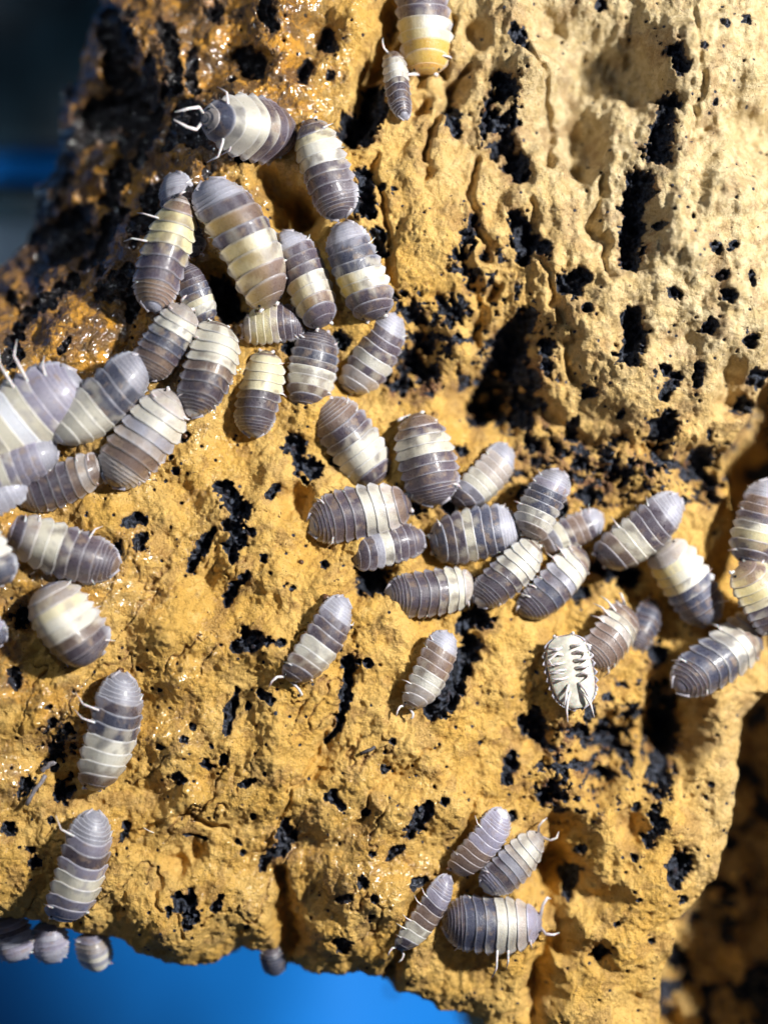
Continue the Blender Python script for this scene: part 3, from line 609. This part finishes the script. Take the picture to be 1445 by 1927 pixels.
# head x y, tail x y, width, bands (head, 7 segments, tail segments, tail plate), bend, curl, lean, lift, options, label
ISO = [
(800,140, 795,-75, 112, 'AOOYPDDDDT', .0, .10, (.1,0), 10, dict(flank_glow=-.8, ar=(.1,.35,0)), 'large isopod with bright yellow patch, cut by the top edge of the photo'),
(733,86, 762,229, 54, 'MMPPPDDDDT', -.03, .08, (.2,0), 14, dict(al=(.32,.05,.05)), 'small slender isopod with cream front half, just left below the yellow patched one'),
(392,232, 547,243, 134, 'GBPPPDDDDD', 0, .22, (-.10,0), 14, dict(pitch=.95, h=.5, al=(.62,.06,.02), ar=(.62,-.10,.02), legs={(1,0):.55,(-1,0):.3}), 'stout isopod facing left with raised head and two white feelers, highest of the left group'),
(582,219, 643,410, 104, 'DDYPPDDDDD', .02, .10, (-.22,0), 8, dict(flank_glow=.35), 'isopod with dark front, cream yellow middle and dark tail, beside the stout left facing one'),
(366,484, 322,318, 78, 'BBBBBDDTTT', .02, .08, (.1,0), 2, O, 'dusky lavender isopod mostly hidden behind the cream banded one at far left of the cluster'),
(338,362, 286,586, 98, 'GMYYYDDDMT', -.02, .10, (.34,0), 34, dict(flank_glow=.15, al=(.12,-.1,.1), legs={(1,1):.7,(1,3):.75}), 'long isopod with broad cream middle and scalloped left edge, leftmost of the upper cluster'),
(516,574, 396,328, 130, 'MMMPPDMDTT', -.03, .12, (.28,.05), 16, dict(flank_glow=-.5, rim=.7), 'largest isopod of the upper cluster, brown with a cream band and whitish tail'),
(618,612, 528,430, 92, 'DDMPPDDDTT', -.04, .10, (.2,.05), 4, dict(flank_glow=-.7), 'brown isopod with cream band, squeezed between the largest one and the bluish black one'),
(705,602, 645,412, 104, 'DDDPPBBBTT', .0, .10, (-.24,.0), 8, dict(flank_glow=-1.1), 'bluish black isopod with white band and frilled right edge, right end of the upper cluster'),
(393,610, 338,492, 74, 'BBPYBBDDDD', 0, .1, (.05,.05), -10, O, 'small bluish isopod half hidden under the scalloped cream one'),
(450,616, 575,606, 82, 'MGYYYGDDDD', .06, .24, (0,0), 10, dict(flank_glow=.1), 'small curled isopod lying sideways with cream ribs below the largest one'),
(352,572, 272,712, 94, 'GGPPBBDMMT', .0, .10, (.24,-.14), 20, dict(al=(.18,.02,.05)), 'grey isopod with pale front, left of the broad white striped one'),
(416,602, 364,786, 108, 'MPPPPMDDDW', .03, .12, (.18,0), 8, dict(rim=.7), 'broad isopod with white ribbed front half and brown tail, middle of the row'),
(499,655, 478,824, 90, 'MYYYYDDDDT', .0, .10, (-.14,0), 6, dict(legs={(-1,3):.3}), 'isopod with creamy yellow front and dark striped tail, below the sideways curled one'),
(571,773, 604,612, 102, 'DDMPPDBDDD', .0, .12, (.12,0), 6, O, 'rounded dark isopod with greenish white band, left of the grey fan tailed one'),
(652,742, 754,588, 92, 'DGGDPDDDTT', -.07, .10, (-.16,.16), 4, dict(rim=.85), 'grey brown isopod with one pale band and fan tail, resting beside the black pits'),
(722,910, 600,752, 112, 'DDPPPDDMMT', -.04, .11, (.04,0), 8, dict(rim=.75), 'plump isopod with wide cream band, head down, left of the upright striped one'),
(782,772, 822,953, 122, 'MMDPPDDDDD', .0, .14, (-.1,0), 10, dict(al=(-.05,.25,-.05), rim=.8), 'upright broad isopod with two cream ribs and black tail at the centre of the bark'),
(775,940, 578,992, 112, 'DMGPPDDDDT', -.03, .10, (0,-.16), 10, dict(rim=.8), 'large isopod pointing right with yellowish white band, top of the central horizontal stack'),
(660,1044, 804,1012, 82, 'DDDTPDDDDT', .02, .10, (0,.2), 6, O, 'small grey isopod lying between the yellow white banded one and the lowest striped one'),
(806,1022, 982,990, 112, 'BBDDPBBBTT', .03, .12, (0,-.18), 10, dict(rim=.8), 'blue grey isopod with single off centre white rib, middle of the central stack'),
(904,1108, 724,1122, 98, 'DGPPDDDDDT', .02, .10, (0,.04), 24, dict(rim=.7), 'isopod with ivory band near its right end, lowest of the central stack'),
(856,956, 966,840, 84, 'DDTPPGGGTT', -.04, .10, (.16,-.16), 8, O, 'slim isopod with pale rear and milky band, right of the upright broad one'),
(992,1014, 1052,880, 86, 'MMPPBBBLTT', .06, .10, (.24,-.08), 34, dict(legs={(-1,2):.3}), 'upright lavender isopod climbing over its neighbour, right of the central stack'),
(1008,1036, 1140,968, 80, 'MMTPDMMDTT', .04, .08, (.12,-.22), 4, O, 'lavender brown isopod lying under the upright climbing one'),
(1014,1018, 898,1142, 86, 'MPPPPDDDDW', .02, .11, (.06,-.12), 10, dict(rim=.7), 'isopod with ivory front half and white tipped dark tail, beside the blue grey one'),
(1112,1040, 974,1160, 100, 'DMPPTDBDDD', .0, .12, (.14,-.2), 18, dict(legs={(1,1):.35,(1,2):.35}), 'shiny dark isopod with cream shoulders, below the lavender brown one'),
(1130,1064, 1284,936, 108, 'DDMPPDDDTT', -.03, .10, (.2,-.22), 10, dict(legs={(-1,2):.3}), 'isopod with cream band and bluish white tail pointing to the upper right'),
(1240,1022, 1352,1178, 108, 'GGYPPBBBBD', .02, .14, (-.12,-.02), 40, dict(flank_glow=.9), 'domed isopod with yellow white shoulders and blue black tail, right of the pale tailed one'),
(1440,1170, 1270,1304, 112, 'DDMPPBBBDL', .03, .12, (.16,-.22), 16, dict(legs={(1,2):.3}), 'dark slate isopod lying diagonally above the black hollow at right'),
(1200,1150, 1098,1252, 100, 'DMMPGMMMMM', .0, .16, (.28,-.24), 12, dict(legs={(1,1):.6,(1,2):.55,(1,3):.35}, al=(.05,.3,.05)), 'short brown isopod with legs sticking up left, above the upturned one'),
(1240,1126, 1186,1228, 66, 'DDDBDBDDDP', .0, .12, (.05,0), 34, O, 'small dark grey isopod tucked behind the short brown one'),
(1062,1196, 1088,1336, 104, 'LLWLLLLLLL', .0, .06, (0,0), 4, dict(flip=True, h=.34, edge=1), 'upturned isopod showing its white belly and curled legs'),
(1412,1068, 1452,900, 108, 'BDDYPDMMTT', .0, .10, (-.05,0), 24, dict(z=-35), 'blurred isopod with cream band cut by the right edge of the photo'),
(1388,1062, 1478,1190, 112, 'MMYYPDDDDD', .0, .12, (.05,0), 20, dict(flank_glow=.3, z=-35), 'blurred brownish isopod with yellow side, lower of the two cut by the right edge'),
(545,1284, 656,1130, 90, 'DDMPPDDDTT', -.05, .09, (.2,-.2), 12, dict(al=(.12,.32,.0), ar=(.32,.12,-.05), rim=.75), 'lone isopod with milky band walking down left on the golden bark below the central stack'),
(766,1334, 852,1194, 78, 'MGGPPMMMTT', -.03, .09, (.18,-.2), 12, dict(al=(.16,.12,-.03), ar=(.26,.02,-.05), legs={(-1,1):.3}), 'small brown isopod with milky band walking beside a long black pit'),
(860,1654, 950,1524, 78, 'MMMMMLLLLW', -.03, .09, (.24,-.16), 14, dict(legs={(-1,5):.35}), 'plain lavender brown isopod without band, uppermost of the bottom group'),
(1026,1576, 908,1676, 84, 'GGPPGTDDLP', .03, .10, (-.12,.12), 10, dict(al=(.3,.12,.05), ar=(.3,.12,.05)), 'mottled cream isopod with feelers out to the right, beside the plain lavender one'),
(752,1792, 848,1650, 66, 'DDPPMMDLLL', -.04, .07, (.22,-.18), 14, dict(al=(.25,.12,-.06), ar=(.24,.02,-.06), legs={(-1,1):.5,(-1,2):.5,(-1,4):.5,(-1,5):.35}), 'thin isopod with pale middle and long feelers, leftmost of the bottom group'),
(1024,1742, 830,1744, 120, 'LLGPPBBBDD', .03, .12, (0,.10), 14, dict(al=(.22,.35,.05), ar=(.34,.10,.05), legs={(-1,2):.5,(-1,3):.75}, rim=.8), 'broad slate blue isopod with white band facing right, lowest of the bottom group'),
(176,1494, 236,1268, 110, 'DMPPPBBDTT', -.02, .10, (.32,.02), 24, dict(legs={(-1,4):.6,(-1,5):.7}, rim=.7), 'tall isopod with greenish cream middle standing at the left, above the lavender one'),
(112,1742, 186,1528, 106, 'MLLPPLDLTT', -.02, .10, (.3,.02), 26, dict(legs={(-1,6):.6}, rim=.7), 'tall lavender isopod with white band near the lower left edge of the bark'),
(84,1102, 172,1246, 134, 'LGGYPPMDDM', .03, .26, (.0,.05), 14, dict(h=.55, flank_glow=.25), 'ball shaped humped isopod with cream dome at the left, casting a broad shadow'),
(8,998, 220,1070, 106, 'LDGPPDDDDM', -.03, .12, (-.04,-.14), 14, dict(legs={(-1,5):.4}, rim=.5), 'isopod with three cream ribs lying across above the ball shaped one'),
(330,738, 208,914, 120, 'GGPPTGMMGM', .0, .13, (.22,-.06), 12, dict(rim=.7), 'large milky grey brown isopod with pale band, right of the white ribbed left pair'),
(98,832, 274,680, 112, 'TPPPPBBBTT', -.04, .10, (.2,-.22), 18, dict(rim=.5), 'isopod with white ribbed front and bluish rear, tail curled up toward the amber bark'),
(200,880, 24,940, 86, 'GMGMDDDDMP', .03, .10, (.04,-.24), 12, dict(rim=.75), 'slender brown isopod with pale scalloped top edge, below the two white ribbed ones'),
(-60,862, 140,704, 156, 'GGPPWPLLLT', .0, .12, (.1,-.3), 30, dict(legs={(-1,4):.7,(-1,5):.7}, rim=.3, h=.3), 'big blurred lavender isopod with white band and raised legs at the left edge'),
(-50,906, 104,846, 92, 'LLLPLLLLTT', .0, .12, (.1,-.1), 26, dict(rim=.3), 'blurred lavender isopod wedged under the big white banded one'),
(-60,960, 44,908, 78, 'LLLLTTTTTT', .0, .12, (0,0), 24, O, 'small pale blue blurred isopod end peeking in at the left edge'),
(-70,960, 6,1100, 92, 'LLDDYPPBBB', .0, .12, (0,0), 30, O, 'sliver of a cream and slate isopod at the left edge beside the three ribbed one'),
(-80,1130, 4,1212, 70, 'LLDDLLLLBB', .0, .12, (0,0), 24, O, 'sliver of a lavender isopod at the left edge level with the ball shaped one'),
(10,1724, 36,1812, 92, 'LLLDTTLLTT', .0, .16, (.0,-.2), 0, dict(z=-40), 'leftmost of three pale isopods hanging under the lower edge of the bark'),
(88,1732, 100,1818, 78, 'LLLTLLTTTT', .0, .16, (.0,-.2), 0, dict(z=-50), 'middle of three pale isopods hanging under the lower edge of the bark'),
(172,1752, 182,1830, 74, 'LLGGTPTPPT', .0, .16, (.0,-.2), 0, dict(z=-55), 'rightmost of three pale isopods hanging under the lower edge of the bark'),
(510,1780, 518,1840, 52, 'DDBBBBBBDD', .0, .16, (.0,-.2), 0, dict(z=-75), 'small dim isopod peeping out under the bark edge over the blue background'),
]
for s in ISO: isopod(s)

# ------------------------------------------------------------------ debris
def thing(name, me, label, cat):
    o = bpy.data.objects.new(name, me); C.objects.link(o); o['label'] = label; o['category'] = cat; return o
WOOD = plain('dark_twig', (.06, .055, .06), .6, 0, .5, 9); SPECK = plain('brown_debris', (.10, .045, .02), .35, 0, .6, 12, .4)
FIB = plain('white_fibre', (.8, .78, .72), .5)
def stick(a, b, r, mat, name, label, cat, n=8, bow=.05, up=6):
    pa, pb = on_bark(*a, hf), on_bark(*b, hf); zz = max(pa.z, pb.z)+up/100
    pts = []
    org = (pa+pb)/2; org.z = zz
    for i in range(7):
        t = i/6; p = pa.lerp(pb, t); p.z = zz+math.sin(t*math.pi)*bow; p += Vector((random.uniform(-1, 1), random.uniform(-1, 1), 0))*r*.004
        pts.append(p-org)
    V_, F_ = tube(pts, [r/100*(.8+.3*random.random()) for _ in pts], n)
    o = thing(name, mesh(name, V_, F_, mat), label, cat); o.location = org
stick((679,1417), (706,1405), 3.2, WOOD, 'twig', 'short dark straight twig lying on the bare golden bark', 'twig')
GREY = plain('grey_twig', (.20, .185, .20), .55, 0, .5, 7)
stick((80,1450), (114,1426), 5.0, GREY, 'twig', 'stubby grey twig tip above the black pit between the two tall isopods', 'twig', 8, .01, 12)
stick((52,1514), (92,1453), 4.2, GREY, 'twig', 'longer grey twig slanting across the black pit at the lower left', 'twig', 8, .02, 12)
stick((272,1556), (290,1567), .9, FIB, 'fibre', 'tiny white fibre stuck on the bark right of the lower left isopod', 'fibre', 6, .02, 2)
def lump(x, y, r, label, mat=SPECK, name='debris_crumb', sq=.75):
    p = on_bark(x, y, hf); V_, F_ = [], []
    for i in range(7):
        for k in range(10):
            th = math.pi*(i+.5)/7; a = 2*math.pi*k/10; q = 1+random.uniform(-.22, .22)
            V_.append(Vector((math.sin(th)*math.cos(a)*q, math.sin(th)*math.sin(a)*q, math.cos(th)*sq*q))*r/100)
    for i in range(6):
        for k in range(10): F_.append((i*10+k, (i+1)*10+k, (i+1)*10+(k+1) % 10, i*10+(k+1) % 10))
    F_.append(tuple(range(10))); F_.append(tuple(60+k for k in range(10))[::-1])
    o = thing(name, mesh(name, V_, F_, mat), label, 'debris'); o.location = p+Vector((0, 0, r*.4/100))
lump(614, 1126, 9, 'dark brown crumb at the tail of the lone isopod with milky band')
lump(348, 820, 7, 'small reddish crumb right of the large milky grey brown isopod')
lump(738, 1862, 10, 'grey brown pebble like crumb at the lower edge of the bark', plain('grey_crumb', (.16, .12, .12), .4, 0, .4, 10))
lump(227, 1262, 7, 'dark crumb touching the tail of the tall cream banded isopod')
lump(567, 1058, 5, 'small brown crumb on bare bark left of the central stack')

# ------------------------------------------------------------------ background far behind and below
def box(name, x0, x1, y0, y1, z0, z1, mat, rnd=.25):
    import bmesh
    a = P(x0, y0, z1); b = P(x1, y1, z1); bm = bmesh.new()
    bmesh.ops.create_cube(bm, size=1); cx_, cy_ = (a[0]+b[0])/2, (a[1]+b[1])/2
    for v in bm.verts: v.co = Vector((v.co.x*abs(b[0]-a[0]), v.co.y*abs(a[1]-b[1]), v.co.z*(z1-z0)/100))
    bmesh.ops.bevel(bm, geom=bm.edges[:], offset=rnd, segments=3, affect='EDGES')
    me = bpy.data.meshes.new(name); bm.to_mesh(me); bm.free(); me.materials.append(mat)
    for p in me.polygons: p.use_smooth = True
    o = bpy.data.objects.new(name, me); C.objects.link(o); o.location = (cx_, cy_, (z0+z1)/200); return o
BLUE = plain('blue_plastic', (.004, .20, .62), .38, 0, .12, .15)
n_ = 60; xs = np.linspace(-70, 70, n_); V_ = []; F_ = []
for i in range(n_):
    for j in range(n_):
        x, y = xs[i], xs[j]; V_.append((x, y, -17+.5*math.sin(x*.35+y*.5)+.35*math.sin(x*.9-y*.3)))
for i in range(n_-1):
    for j in range(n_-1): p = i*n_+j; F_.append((p, p+n_, p+n_+1, p+1))
fl = bpy.data.objects.new('floor', mesh('floor', V_, F_, BLUE)); C.objects.link(fl)
fl['kind'] = 'structure'; fl['label'] = 'blue plastic sheet out of focus below the bark'
DK = plain('dark_teal_plastic', (.012, .035, .05), .5, 0, .7, .5); WH = plain('white_plastic', (.55, .68, .80), .5, 0, .1, 1)
b1 = box('storage_box', -420, 330, -260, 262, -1500, -1250, DK); b1['label'] = 'dark teal box far behind the bark, out of focus at the upper left'; b1['category'] = 'box'
b2 = box('storage_box', -420, 330, 338, 395, -1500, -1300, DK); b2['label'] = 'narrow dark box behind the bark below the blue gap at the left edge'; b2['category'] = 'box'
b3 = box('paper_pad', -420, 260, 402, 700, -1500, -1380, WH); b3['label'] = 'pale blue white pad out of focus behind the left edge of the bark'; b3['category'] = 'pad'
